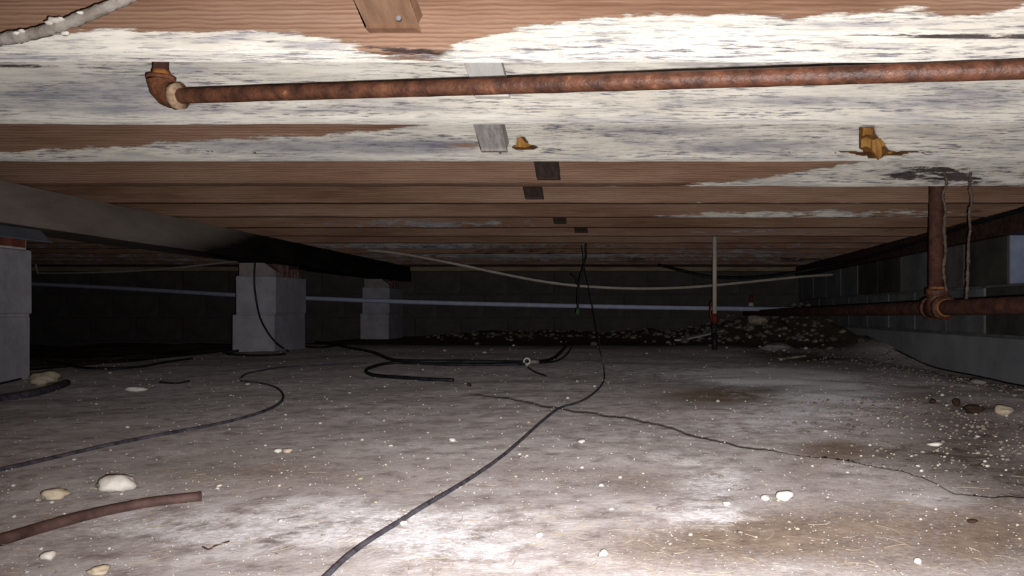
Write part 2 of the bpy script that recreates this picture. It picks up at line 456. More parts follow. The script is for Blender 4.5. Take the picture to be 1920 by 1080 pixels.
def build_ground():
    ny = 430
    inv = np.linspace(1 / 0.36, 1 / 7.05, ny)
    ys = np.concatenate([np.linspace(-1.55, 0.34, 18), 1 / inv])
    t = np.linspace(-1, 1, 620)
    xs = np.where(t < 0, -np.sinh(-t * 3.2) / np.sinh(3.2) * 5.7, np.sinh(t * 2.2) / np.sinh(2.2) * 1.72)
    X, Y = np.meshgrid(xs, ys)
    Z = gz(X, Y)
    Yc = np.maximum(Y, 0.3)
    px = VX + F * X / Yc; py = VY + F * (CZ - Z) / Yc
    fade = sstep(0.3, 0.42, Y)
    white = gauss(px, py, [(560, 990, 260, 45, .42), (840, 1030, 130, 40, .5), (760, 990, 130, 40, .3), (950, 955, 120, 30, .3), (250, 985, 220, 40, .32),
                           (640, 945, 140, 25, .35), (1060, 1050, 220, 40, .3), (1345, 905, 80, 40, .6), (1180, 960, 160, 30, .25), (1330, 970, 110, 30, .35),
                           (1450, 710, 130, 18, 1.2), (1560, 745, 150, 34, .8), (1330, 700, 200, 14, .3), (1400, 800, 100, 25, .3), (1490, 790, 120, 40, .3), (1760, 935, 110, 22, .45),
                           (1480, 1060, 60, 20, .45), (1120, 830, 150, 40, .15), (1250, 850, 120, 30, .25), (160, 720, 60, 16, .35), (60, 735, 70, 14, .3),
                           (1150, 690, 250, 18, .2), (120, 930, 120, 25, .15), (400, 1050, 250, 50, .1)])
    brown = gauss(px, py, [(1380, 738, 110, 18, .95), (1300, 745, 130, 14, .4), (1200, 905, 110, 30, .5), (1500, 880, 80, 30, .55), (1330, 1000, 160, 40, .35), (1160, 1020, 160, 40, .3),
                           (1600, 960, 180, 40, .5), (1700, 1030, 260, 60, .6), (1450, 1010, 160, 40, .4), (800, 950, 200, 18, .3), (500, 860, 280, 60, .2), (200, 800, 250, 60, .2), (330, 700, 300, 40, .12),
                           (750, 730, 120, 14, .35), (760, 810, 130, 14, .35), (1880, 980, 120, 60, .5), (1700, 745, 140, 28, .45), (1600, 845, 120, 18, .6), (1560, 830, 70, 14, .5), (700, 900, 260, 40, .22), (350, 900, 260, 40, .2), (1000, 880, 160, 30, .25), (620, 1060, 160, 30, .3), (1250, 1060, 260, 40, .35)])
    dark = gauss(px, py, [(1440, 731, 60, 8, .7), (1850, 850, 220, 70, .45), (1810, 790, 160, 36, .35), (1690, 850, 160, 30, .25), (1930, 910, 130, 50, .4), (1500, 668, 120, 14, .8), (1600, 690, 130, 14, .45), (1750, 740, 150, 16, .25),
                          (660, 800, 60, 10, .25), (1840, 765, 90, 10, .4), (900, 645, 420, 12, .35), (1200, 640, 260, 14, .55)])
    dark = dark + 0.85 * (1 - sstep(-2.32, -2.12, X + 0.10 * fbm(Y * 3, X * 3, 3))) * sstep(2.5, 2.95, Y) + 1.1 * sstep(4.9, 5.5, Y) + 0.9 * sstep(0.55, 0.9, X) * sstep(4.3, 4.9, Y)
    # the long dry crack with its lipped edge
    crack = [(860, 738), (900, 741), (945, 744), (980, 752), (1010, 760), (1052, 766), (1090, 771), (1130, 777), (1155, 780), (1190, 786), (1220, 793), (1262, 803), (1295, 816), (1345, 826),
             (1385, 836), (1440, 842), (1500, 852), (1555, 856), (1590, 862), (1640, 872), (1700, 884), (1745, 900), (1790, 924), (1850, 930)]
    d = np.full(X.shape, 99.0)
    wig = 1.6 * vnoise(px / 9, py * 0) + 2.5 * vnoise(px / 30, py * 0)
    for (ax, ay), (bx, by) in zip(crack[:-1], crack[1:]):
        tt = np.clip(((px - ax) * (bx - ax) + (py - ay) * (by - ay)) / ((bx - ax) ** 2 + (by - ay) ** 2), 0, 1)
        d = np.minimum(d, np.hypot(px - ax - tt * (bx - ax), py + wig - ay - tt * (by - ay)))
    deep = np.clip(1.2 - d / 2.0, 0, 1) * np.clip((1760 - px) / 300, 0.2, 1) * np.clip((px - 855) / 60, 0, 1)
    Z = Z - 0.0025 * deep
    side = np.interp(px, [c[0] for c in crack], [c[1] for c in crack])
    Z = Z - 0.007 * sstep(1400, 1600, px) * np.exp(-np.maximum(side - py, 0) / 40) * (py < side + wig)
    ny, nx = X.shape
    V = np.stack([X, Y, Z], -1).reshape(-1, 3)
    idx = np.arange(nx * ny).reshape(ny, nx)
    q = np.stack([idx[:-1, :-1], idx[:-1, 1:], idx[1:, 1:], idx[1:, :-1]], -1).reshape(-1, 4)
    me = bpy.data.meshes.new('floor')
    me.vertices.add(len(V)); me.vertices.foreach_set('co', V.ravel())
    me.loops.add(q.size); me.loops.foreach_set('vertex_index', q.ravel())
    me.polygons.add(len(q)); me.polygons.foreach_set('loop_start', np.arange(0, q.size, 4)); me.polygons.foreach_set('loop_total', np.full(len(q), 4))
    me.update(calc_edges=True); me.validate()
    me.polygons.foreach_set('use_smooth', np.ones(len(q), bool))
    me.materials.append(M['dirt'])
    o = link(bpy.data.objects.new('floor', me))
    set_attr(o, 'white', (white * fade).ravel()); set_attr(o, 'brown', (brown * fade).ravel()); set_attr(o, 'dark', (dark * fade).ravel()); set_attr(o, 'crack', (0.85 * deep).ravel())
    tag(o, 'cracked pale dirt floor of the crawl space', kind='structure')


build_ground()

# ------------------------------------------------------------------ shell: walls, sills, ceiling boards
ZJ = CZ + 0.387                 # underside of the joists
HJ = 0.184
XW, YB, XL, YF = 1.5, 6.85, -5.6, -1.5
VENT = (2.68, 3.11)             # the missing block: a vent hole


def joist_y(i):                 # front face of joist i
    return 1.234 + 0.4064 * (i - 1) - 0.038


def shell_box(name, x0, x1, y0, y1, z0, z1, mat, label, parent=None):
    o = box(name, x0, x1, y0, y1, z0, z1, mat, parent, 0.0)
    if parent is None: tag(o, label, kind='structure')
    return o


ceil = shell_box('ceiling', XL - .2, XW + .2, YF - .2, YB + .2, ZJ + HJ + .019, ZJ + HJ + .06, M['subfloor'], 'underside of the house floor above the joists')
for k in range(13):
    y0 = -1.5 + k * 0.645
    box('plank', XL, XW + .18, y0, y0 + 0.637, ZJ + HJ, ZJ + HJ + .019, M['subfloor'], ceil, 0.002)

wr = bpy.data.objects.new('wall_right', None); wr.location = (XW, 3, -0.3); link(wr)
tag(wr, 'right foundation wall of grey blocks with damp stains and a vent hole', kind='structure')
zt = CZ + 0.30
V0, V1 = zt - 0.19, zt          # height of the vent hole
v, f = merge([box_geo(XW + .012, XW + .2, YF - .2, VENT[0], -.5, zt), box_geo(XW + .012, XW + .2, VENT[1], YB + .2, -.5, zt), box_geo(XW + .012, XW + .2, VENT[0], VENT[1], -.5, V0)])
mesh_obj('mortar_bed', v, f, M['wallmortar'], wr)
box('vent_reveal', XW + .004, XW + .2, VENT[1] - .008, VENT[1] + .003, V0 + .001, V1 - .001, M['reveal'], wr, 0.001)
box('vent_reveal', XW + .004, XW + .2, VENT[0] - .003, VENT[0] + .008, V0 + .001, V1 - .001, M['reveal'], wr, 0.001)
for r in range(2):
    z1 = zt - 0.2 * r; z0 = z1 - 0.19
    y = VENT[1] + (0.0 if r == 0 else 0.2)
    ys = []
    a = y
    while a < YB: ys.append((a + .004, min(a + 0.392, YB))); a += 0.4
    a = y - (0.43 if r == 0 else 0.4)
    if r == 1: ys.append((a + .004, a + .392))
    a -= 0.4
    while a > YF - 0.3: ys.append((max(a + .004, YF), a + .392)); a -= 0.4
    for (ya, yb) in ys:
        if yb - ya < 0.05: continue
        yc = (ya + yb) / 2
        if r == 0: m = 'wallblock_damp' if 3.1 < yc < 3.5 else ('wallblock_brown' if 3.5 < yc < 3.9 else ('wallblock_damp' if 4.4 < yc < 5.2 else 'wallblock'))
        else: m = 'wallblock_damp' if 3.0 < yc < 3.45 else 'wallblock'
        box('block', XW + random.uniform(-.002, .002), XW + .06, ya, yb, z0, z1, M[m], wr, 0.003)
box('footing', XW - .012, XW + .08, YF, YB, -.45, zt - .402, M['footing'], wr, 0.004)

wb = bpy.data.objects.new('wall_back', None); wb.location = (0, YB, -.3); link(wb)
tag(wb, 'far foundation wall of dark grey blocks', kind='structure')
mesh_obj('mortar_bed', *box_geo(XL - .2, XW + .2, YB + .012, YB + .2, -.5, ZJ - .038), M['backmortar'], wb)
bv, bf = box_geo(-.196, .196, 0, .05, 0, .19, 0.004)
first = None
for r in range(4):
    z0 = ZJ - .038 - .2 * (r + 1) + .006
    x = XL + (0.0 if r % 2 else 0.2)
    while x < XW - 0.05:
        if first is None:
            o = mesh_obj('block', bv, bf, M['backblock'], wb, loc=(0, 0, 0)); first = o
        else:
            o = first.copy(); COL.objects.link(o); o.parent = wb
        o.location = Vector((min(x + .2, XW - .17), YB + random.uniform(-.002, .002), z0)) - wb.location
        x += 0.4
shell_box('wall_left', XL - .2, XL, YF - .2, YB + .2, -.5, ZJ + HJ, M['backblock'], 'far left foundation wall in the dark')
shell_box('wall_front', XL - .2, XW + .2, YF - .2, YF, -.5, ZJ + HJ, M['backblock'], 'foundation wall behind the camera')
shell_box('trim_right', XW - .03, XW + .2, YF, YB, zt, ZJ - .001, M['sill'], 'dark wooden sill beam on top of the right foundation wall')
shell_box('trim_rim', XW + .16, XW + .2, YF, YB, ZJ, ZJ + HJ, M['sill'], 'dark rim board closing the joist ends')
shell_box('trim_back', XL, XW, YB - .03, YB + .2, ZJ - .036, ZJ - .001, M['sill_pale'], 'pale sill plate on top of the far foundation wall')
shell_box('trim_rim_back', XL, XW + .16, YB + .16, YB + .2, ZJ, ZJ + HJ, M['sill'], 'rim board above the far foundation wall')

# ------------------------------------------------------------------ floor joists
def joist(i, label, mold=None, grey=None, dark=None, fine=None, groove=False, gash=None, rows=18, cols=260, extra=None):
    y0 = joist_y(i); y1 = y0 + 0.038
    xs = np.linspace(XL, XW + .15, cols)
    if fine: xs = np.unique(np.concatenate([xs, np.linspace((fine[0] - VX) * y0 / F, (fine[1] - VX) * y0 / F, fine[2])]))
    zs = ZJ + HJ * (1 - np.linspace(0, 1, rows))
    zs = ZJ + (.012 if i < 5 else .003) + (HJ - (.012 if i < 5 else .003)) * (1 - np.linspace(0, 1, rows - 2))
    ring = [(y0, z) for z in zs] + ([(y0 + .0025, ZJ + .008)] if i < 5 else [(y0 + .001, ZJ + .001)]) + ([(y0 + .0075, ZJ + .0045), (y0 + .015, ZJ + .0025), (y0 + .027, ZJ + .001), (y0 + .038, ZJ)] if i < 5 else [(y0 + d, ZJ) for d in (.003, .014, .027, .038)]) + [(y1, ZJ + HJ * k / 4) for k in range(1, 5)]
    ry = np.array([p[0] for p in ring]); rz = np.array([p[1] for p in ring])
    X, RY = np.meshgrid(xs, ry); _, RZ = np.meshgrid(xs, rz)
    seed = i * 13.7
    bot = (RZ <= ZJ + .009) & (RY < y0 + .0385)
    RZ = RZ + np.where(bot, 0.0022 * fbm(X * 5 + seed, RY * 0 + seed, 4), 0)
    RY = RY + 0.0015 * fbm(X * 2 + seed, RZ * 9, 3)
    px = VX + F * X / y0; py = VY - F * (RZ - CZ) / y0
    # the underside carries on the growth of the lower edge
    def lay(fn): return np.clip(fn(px, py), 0, 1.2) if fn else np.zeros_like(px)
    mo, gr, dk = lay(mold), lay(grey), lay(dark)
    raw = np.zeros_like(px)
    if groove:
        c = 59 + 7 * sstep(1350, 1920, px); h = 2.5 + 4.0 * sstep(1500, 1950, px)
        g = np.clip(1.3 - np.abs(py - c) / h, 0, 1) * sstep(1180, 1500, px) * (RY < y0 + .01)
        RY = RY + 0.012 * g
        dk = dk + 0.9 * np.clip(g, 0, 1) * sstep(1450, 1750, px); mo = mo * (1 - 0.6 * np.clip(g, 0, 1) * sstep(1450, 1750, px))  # shade of the groove painted in through the dark mask, mould thinned there
    if gash:
        m_ = gash(px, py) * (RY < y0 + .01)
        RY = RY + 0.016 * m_; raw = np.clip(m_, 0, 1); dk = dk * (1 - raw); mo = mo * (1 - raw)
    nr, nc = X.shape
    V = np.stack([X, RY, RZ], -1).reshape(-1, 3)
    idx = np.arange(nr * nc).reshape(nr, nc)
    nxt = np.roll(idx, -1, 0)
    q = np.stack([idx[:, :-1], nxt[:, :-1], nxt[:, 1:], idx[:, 1:]], -1).reshape(-1, 4)
    faces = q.tolist() + [idx[:, 0].tolist(), idx[::-1, -1].tolist()]
    o = mesh_obj('floor_joist', V, faces, M['joist'], loc=(0, y0, ZJ))
    set_attr(o, 'mold', mo.ravel()); set_attr(o, 'grey', gr.ravel()); set_attr(o, 'dark', dk.ravel()); set_attr(o, 'raw', raw.ravel())
    return tag(o, label, 'joist', 'floor joists')


def below(poly, soft, amp=1.0):
    xs_, ys_ = zip(*poly)
    return lambda px, py: amp * np.clip((py - np.interp(px, xs_, ys_)) / soft * 0.5 + 0.5, 0, 1)


def blob(*bl): return lambda px, py: gauss(px, py, bl)
def const(c): return lambda px, py: np.full_like(px, c)
def add(*fs): return lambda px, py: sum(f(px, py) for f in fs)


joist(0, 'brown joist overhead nearest the camera, before the thick mould coated cable', mold=const(.15))
b1 = below([(-900, 85), (0, 78), (100, 64), (200, 58), (300, 62), (450, 58), (560, 63), (640, 78), (720, 96), (820, 99), (870, 82), (960, 60), (1000, 52), (1080, 40), (1200, 29), (1280, 32), (1400, 28), (1480, 36), (1600, 26), (1700, 22), (1780, 31), (1860, 24), (1920, 12), (2400, 0)], 16, 1.15)
joist(1, 'nearest fully seen joist, raw brown above thick white mould, behind the mould coated cable',
      mold=add(b1, blob((690, 92, 120, 10, -.35))), grey=add(blob((590, 85, 90, 12, .75), (150, 112, 160, 8, .5), (1600, 45, 250, 10, .5))), dark=blob((690, 92, 140, 8, .5), (780, 96, 90, 7, .5)),
      fine=(-60, 1980, 420), groove=True, rows=46)
b2 = below([(-900, 100), (2400, 100)], 20, 0.95)
joist(2, 'joist wholly white with mould, behind the long rusted pipe', mold=b2,
      grey=add(blob((200, 180, 300, 50, .75), (700, 205, 300, 10, .5), (1500, 190, 350, 20, .55), (1850, 180, 150, 40, .4), (1300, 120, 120, 8, .6))),
      dark=add(blob((40, 125, 90, 5, .75), (100, 215, 70, 5, .35), (1780, 110, 160, 4, .6))), fine=(-60, 1980, 300), rows=30)


def gash3(px, py):
    a = (1 - sstep(0.9, 1.1, np.maximum(np.abs(px - 1627) / 13, np.abs(py - 258) / 21)))
    b = 1 - sstep(0.85, 1.1, np.abs(px - 1644) / 26 + np.maximum((py - 282) / 24, (282 - py) / 30))
    c = (1 - sstep(0.8, 1.2, np.abs(py - 285 + 2 * np.sin(px * .1)) / (5.5 * np.clip(1 - np.abs(px - 1650) / 90, 0, 1) + .01)))
    d = 1 - sstep(0.8, 1.2, np.hypot((px - 978) / 10, (py - 268) / 12)) + (1 - sstep(0.7, 1.2, np.hypot((px - 983) / 24, (py - 275) / 5)))
    return np.clip(np.maximum.reduce([a, b, c, d]), 0, 1)


j3 = joist(3, 'mouldy grey joist with a splintered orange gash, between the rusted pipe and the rust tee',
           mold=add(below([(-900, 292), (0, 288), (200, 277), (330, 266), (480, 258), (640, 250), (760, 241), (820, 232), (900, 222), (1000, 200), (2400, 200)], 12, .95), blob((870, 272, 50, 12, -.6), (240, 290, 250, 8, .2))),
           grey=add(const(.22), blob((750, 275, 160, 16, .6), (1400, 275, 180, 16, .5), (500, 275, 200, 16, .4), (1250, 245, 160, 10, .4))),
           dark=add(blob((1400, 278, 120, 8, .35), (1790, 252, 40, 16, .4), (1880, 262, 40, 5, .75), (1560, 244, 40, 6, .4), (1230, 250, 80, 7, .4), (1500, 262, 60, 5, .3))),
           fine=(-60, 1980, 420), gash=gash3, rows=52)
joist(4, 'joist half brown and half whitened, mud tubes hanging off its blackened end',
      mold=add(below([(-900, 420), (0, 400), (1180, 372), (1300, 348), (1420, 336), (1500, 322), (1580, 308), (1650, 295), (2400, 280)], 10, .95), blob((1200, 348, 260, 6, .4))),
      grey=add(blob((1350, 325, 200, 20, .6), (1500, 345, 100, 8, .4))),
      dark=blob((1690, 330, 80, 10, .7), (1765, 318, 70, 9, 1.0), (1790, 335, 60, 8, .9), (1870, 345, 130, 9, .5), (1620, 312, 50, 5, .35), (1530, 342, 60, 6, .3)), fine=(1150, 1980, 300), rows=34)
joist(5, 'plain clean brown joist just behind the rust riser', mold=add(const(.08), blob((1450, 382, 500, 3, .3))))
joist(6, 'brown joist with ragged white mould patches along its far end edge',
      mold=add(const(.10), blob((1350, 404, 130, 7, .42), (1460, 399, 120, 6, .36), (1560, 400, 60, 8, .25), (1690, 400, 110, 8, .42), (1500, 408, 400, 3, .3), (1850, 400, 80, 8, .2))), dark=blob((1500, 394, 260, 5, .4), (1850, 400, 90, 12, .45)), grey=blob((1700, 400, 200, 10, .4)), fine=(1150, 1980, 200), rows=30)
joist(7, 'greyed joist holding a dark block end, next behind the ragged white patches', mold=add(const(.12), blob((800, 420, 260, 10, .45))), grey=const(.8), dark=add(blob((1450, 420, 500, 14, .28))))
joist(8, 'brown joist above the hanging black wires, eighth from the camera', mold=add(const(.12), blob((1400, 434, 180, 6, .35))), grey=const(.7), dark=blob((1650, 435, 350, 12, .35)))
joist(9, 'reddish brown joist with the teal scrap beside it', mold=const(.12), dark=blob((1500, 450, 300, 10, .4), (800, 455, 60, 8, .3)))
joist(10, 'blue grey mouldy joist near the start of the white cable', mold=add(const(.35), blob((780, 460, 200, 8, .35))), grey=const(.9), dark=add(const(.25), blob((900, 463, 400, 4, .3))))
joist(11, 'dark stained joist at the top of the cream water riser', mold=add(const(.22), blob((1400, 472, 200, 8, .3))), grey=const(.9), dark=add(const(.32), blob((1000, 474, 150, 6, .3))))
joist(12, 'grey olive joist behind the cream water riser, third from the far wall', mold=add(const(.45), blob((1000, 478, 200, 6, .3))), grey=const(.8), dark=const(.30))
joist(13, 'grey joist with black knots, second from the far wall', mold=add(const(.45)), grey=const(.8), dark=add(const(.28), blob((1190, 487, 20, 6, .5), (1500, 486, 60, 6, .5))))
joist(14, 'last joist, next to the far foundation wall', mold=const(.4), grey=const(.7), dark=const(.3))


# splinters of fresh wood standing in the gash
def wedge(name, pts, y, depth, mat, parent):
    n = len(pts); a = [P(px, py, y) for px, py in pts]; V = [tuple(p) for p in a] + [(p.x, p.y + depth, p.z) for p in a]
    f = [list(range(n))[::-1], list(range(n, 2 * n))] + [[k, (k + 1) % n, (k + 1) % n + n, k + n] for k in range(n)]
    return mesh_obj(name, V, f, mat, parent)


y3 = joist_y(3)
wedge('splinter', [(1618, 239), (1637, 241), (1636, 254), (1627, 252), (1617, 255)], y3 + .001, .018, M['splinter'], j3)
wedge('splinter', [(1615, 262), (1624, 257), (1634, 262), (1633, 279), (1624, 274), (1614, 278)], y3 + .004, .014, M['splinter'], j3)
wedge('splinter', [(1635, 263), (1646, 260), (1652, 268), (1654, 290), (1648, 299), (1641, 288), (1634, 281)], y3 + .007, .011, M['splinter'], j3)
wedge('splinter', [(1647, 258), (1657, 262), (1660, 272), (1655, 275)], y3 + .002, .016, M['splinter'], j3)
wedge('splinter', [(1663, 286), (1675, 282), (1671, 289)], y3 + .003, .014, M['splinter'], j3)
wedge('splinter', [(971, 258), (976, 256), (984, 266), (998, 272), (985, 277), (966, 275)], y3 + .004, .014, M['splinter'], j3)

# bridging struts: each runs from low on one joist to high on the joist before it
STRUTS = [(1, 742, 62, 98, 'strut_brown', 'brown bridging strut above the white mould with a nail head'),
          (2, 925, 186, 64, 'strut_white', 'whitened bridging strut passing behind the rusted pipe'),
          (3, 929, 286, 50, 'strut_grey', 'grey weathered bridging strut beside the small orange gash'),
          (4, 1030, 338, 44, 'strut_dark', 'dark bridging strut end on the half brown joist'),
          (5, 1003, 374, 34, 'strut_dark', 'brown bridging strut end on the plain clean joist'),
          (7, 1051, 420, 24, 'strut_dark', 'dark bridging strut end on the greyed joist'),
          (8, 1090, 437, 24, 'strut_dark', 'dark bridging strut end right above the hanging wires')]
for (i, px, py, wpx, mt, lab) in STRUTS:
    yf = joist_y(i); yb = joist_y(i - 1) + .038
    w_ = wpx * yf / F / 2; xc = (px - VX) * yf / F
    zl = CZ + (VY - py) * yf / F; th = 0.026; zu = ZJ + HJ - 0.006
    q = [(yf - .001, zl), (yf - .001, zl + th), (yb + .001, zu), (yb + .001, zu - th)]
    # the lower end is cut plumb a little proud of the joist
    q[0] = (yf - .020, zl); q.insert(0, (yf - .001, zl))
    V = [(xc - w_, y, z) for y, z in q] + [(xc + w_ * random.uniform(.9, 1.05), y, z) for y, z in q]
    n = len(q)
    fcs = [list(range(n)), list(range(n, 2 * n))[::-1]] + [[k, k + n, (k + 1) % n + n, (k + 1) % n] for k in range(n)]
    o = mesh_obj('bridging_strut', V, fcs, M[mt])
    tag(o, lab, 'strut', 'bridging struts')
    if i == 1:
        c = P(747, 34, yf - .034)
        tube('nail_head', [c + Vector((0, -.004, 0)), c + Vector((0, .004, 0))], .0042, M['nail'], o, 8)

# ------------------------------------------------------------------ girder and piers
GX1 = -1.83; GX0 = -2.02
gys = np.linspace(YF, YB - .002, 120); gzs = np.linspace(0, 1, 6)
gb = CZ + .262; gt = ZJ - .001
ring = [(GX1, gt + (gb - gt) * k) for k in gzs] + [(GX0, gb), (GX0, gt)]
V = []; dk = []
for y in gys:
    wob = 0.004 * float(vnoise(y * 3, 0))
    for x, z in ring:
        V.append((x, y, z + (wob if z < gt - .01 else 0)))
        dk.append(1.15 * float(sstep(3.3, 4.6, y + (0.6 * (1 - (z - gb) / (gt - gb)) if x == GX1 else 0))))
n = len(ring); fc = []
for k in range(len(gys) - 1):
    for j in range(n):
        fc.append([k * n + j, k * n + (j + 1) % n, (k + 1) * n + (j + 1) % n, (k + 1) * n + j])
fc += [list(range(n))[::-1], [(len(gys) - 1) * n + j for j in range(n)]]
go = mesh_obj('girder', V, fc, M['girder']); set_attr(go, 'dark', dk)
tag(go, 'long dusty grey girder on the block piers, blackened toward the far end', 'girder')


def pier(y0, y1, label, shield=False, ragged=True):
    xr = -1.85; xl = -2.06
    o = empty('block_pier', ((xl + xr) / 2, (y0 + y1) / 2, 0), label, 'pier', 'block piers under the girder')
    box('block', xl - .012, xr + .002, y0 - .012, y1, -.11, CZ - .013, M['block'], o, .005, .0015)
    box('block', xl, xr + .004, y0, y1 + .005, CZ - .008, CZ + .192, M['block'], o, .005, .0015)
    zb, zc = CZ + .192, CZ + .252
    box('mortar_joint', xl + .004, xr + .0005, y0 + .004, y1 - .004, CZ - .014, CZ - .007, M['block'], o, 0)
    if shield:
        for k in range(3):
            ya = y0 + .004 + k * .134
            box('brick', xl + .01, xr - .004, ya, ya + .118, zb + .004, zc, M['brick'], o, .003)
        mesh_obj('mortar_bed', *box_geo(xl + .016, xr - .0045, y0 + .01, y1 - .01, zb - .002, zc - .003), M['stone'], o)
        # termite shield: a sheet with its edges turned down
        zs_ = CZ + .258
        prof = [(xl - .03, zs_ - .03), (xl - .005, zs_ - .003), (xr + .005, zs_ - .003), (xr + .045, zs_ - .040)]
        pts = []
        for y in (y0 - .04, y1 + .035):
            pts += [(x, y, z) for x, z in prof] + [(x, y, z + .003) for x, z in prof]
        fcs = []
        for k in range(3):
            fcs += [[k, k + 1, k + 9, k + 8], [k + 4, k + 12, k + 13, k + 5], [k, k + 4, k + 5, k + 1], [k + 8, k + 9, k + 13, k + 12]]
        fcs += [[0, 8, 12, 4], [3, 7, 15, 11]]
        mesh_obj('termite_shield', pts, fcs, M['shield'], o)
    else:
        # front brick buried in mortar, its top broken off at a slant, then bare cored bricks behind it
        V = [(xl + .015, y0 + .012, zb), (xr + .0, y0 + .012, zb), (xr + .0, y0 + .10, zb), (xl + .015, y0 + .10, zb),
             (xl + .015, y0 + .012, CZ + .261), (xr - .06, y0 + .012, CZ + .261), (xr - .002, y0 + .012, CZ + .218), (xr - .002, y0 + .10, CZ + .206), (xr - .06, y0 + .10, CZ + .250), (xl + .015, y0 + .10, CZ + .261)]
        fcs = [[0, 3, 2, 1], [0, 1, 6, 5, 4], [1, 2, 7, 6], [5, 6, 7, 8], [4, 5, 8, 9], [2, 3, 9, 8, 7], [0, 4, 9, 3]]
        mesh_obj('mortared_brick', V, fcs, M['mortar'], o)
        y = y0 + .108
        while y < y1 - .03:
            hgt = random.uniform(.045, .068)
            for q in range(3):
                box('brick', xl + .02, xr - random.uniform(.0, .016), y, y + .022, zb, zb + hgt, M['brick_dusty'], o, .002, .003)
                y += .030
            y += .008
        box('brick', xl + .03, xr - .03, y0 + .10, y1 - .01, zb, CZ + .262, M['strut_dark'], o, .002)
    return o


pier(2.08, 2.48, 'nearest grey block pier with red bricks and a metal termite shield on top', shield=True)
pier(4.22, 4.62, 'middle grey block pier with a black wire hanging down its face')
pier(6.26, 6.64, 'farthest grey block pier, close to the far foundation wall')

# ------------------------------------------------------------------ rusted pipes
o = empty('rusted_pipe', P(310, 175, 1.42), 'long rusted iron pipe with an elbow, slung under the mouldy joists', 'pipe')
pa = P(338, 180, 1.405); pb = P(1920, 130, 1.077)
dirv = (pb - pa)
tube('pipe_run', [pa + dirv * t for t in np.linspace(-0.02, 1.35, 60)], 0.0133, M['rust'], o, 16, 0.02)
c0 = P(300, 152, 1.42)
bend = spline([P(302, 146, 1.425), P(303, 160, 1.424), P(311, 174, 1.42), P(324, 180, 1.412), P(338, 180.3, 1.405)], 6)
el = tube('elbow', bend, [.0225] * 5 + [.0215] * (len(bend) - 10) + [.0205] * 5, M['elbow'], o, 16, 0.03)
e0 = P(337, 180.3, 1.405); dn = dirv.normalized()
tube('collar', [e0 - dn * .010, e0 + dn * .002], .0232, M['rim'], el, 16, 0.03)
tube('collar', [P(302, 150, 1.425), P(302, 143, 1.425)], .0240, M['elbow'], el, 16, 0.03)
tube('riser', [P(302, 146, 1.425), P(302, 133, 1.425)], .0150, M['rust_bright'], o, 14, 0.05)
tube('riser', [P(302, 134, 1.425), P(302, 60, 1.425), P(302, -12, 1.425)], .0130, M['rust_dark'], o, 14, 0.02)

o = empty('drain_pipe', (0.99, 2.52, 0.2), 'dark rusted pipe with a tee and riser, running along the right foundation wall', 'pipe')
PX = 0.992; PY = 2.52; PZ = CZ + .013
tube('pipe_run', [(PX, y, PZ + (y - 2.52) * -.006) for y in np.linspace(.5, 6.5, 70)], .0235, M['rust_dark'], o, 16, 0.03)
tee = mesh_obj('tee_fitting', *merge([tube_geo([(PX, PY - .055, PZ), (PX, PY + .055, PZ)], .033, 18, .02), tube_geo([(PX, PY, PZ), (PX, PY, PZ + .058)], .0325, 18, .02)]), M['rust'], o, True)
tube('collar', [(PX, PY - .062, PZ), (PX, PY - .040, PZ)], .038, M['rust'], tee, 18, .02)
tube('collar', [(PX, PY + .062, PZ), (PX, PY + .040, PZ)], .038, M['rust'], tee, 18, .02)
tube('collar', [(PX, PY, PZ + .038), (PX, PY, PZ + .060)], .036, M['rust'], tee, 18, .02)
tube('thread_ring', [(PX, PY - .066, PZ), (PX, PY - .060, PZ)], .0275, M['rust_bright'], tee, 18, .04)
tube('thread_ring', [(PX, PY, PZ + .056), (PX, PY, PZ + .066)], .0265, M['rust_bright'], tee, 18, .04)
tube('riser', [(PX - .004, PY + .004, PZ + .05), (PX - .003, PY, ZJ), (PX - .003, PY, ZJ + HJ - .002)], .0225, M['rust_dark'], o, 16, .03)

# mud tubes hanging off the blackened joist
for (pts, lab) in [([(1771, 322), (1775, 345), (1768, 365), (1773, 395), (1770, 430), (1773, 470), (1769, 505), (1774, 545)], 'thin brown mud tube hanging right against the rust riser'),
                   ([(1820, 324), (1818, 350), (1822, 375), (1817, 400), (1819, 430), (1816, 460), (1815, 500), (1813, 545), (1812, 562)], 'thin brown mud tube hanging free, halfway to the vent hole')]:
    yy = joist_y(4) - .006
    path = spline([P(px, py, yy - (0.0 if py < 350 else .0)) for px, py in pts], 8)
    path = [p + Vector((random.uniform(-.0006, .0006), 0, 0)) for p in path]
    rs = [random.uniform(.0030, .0062) for _ in path]
    tag(tube('mud_tube', path, rs, M['mud'], None, 7, .25), lab, 'mud tube', 'hanging mud tubes')

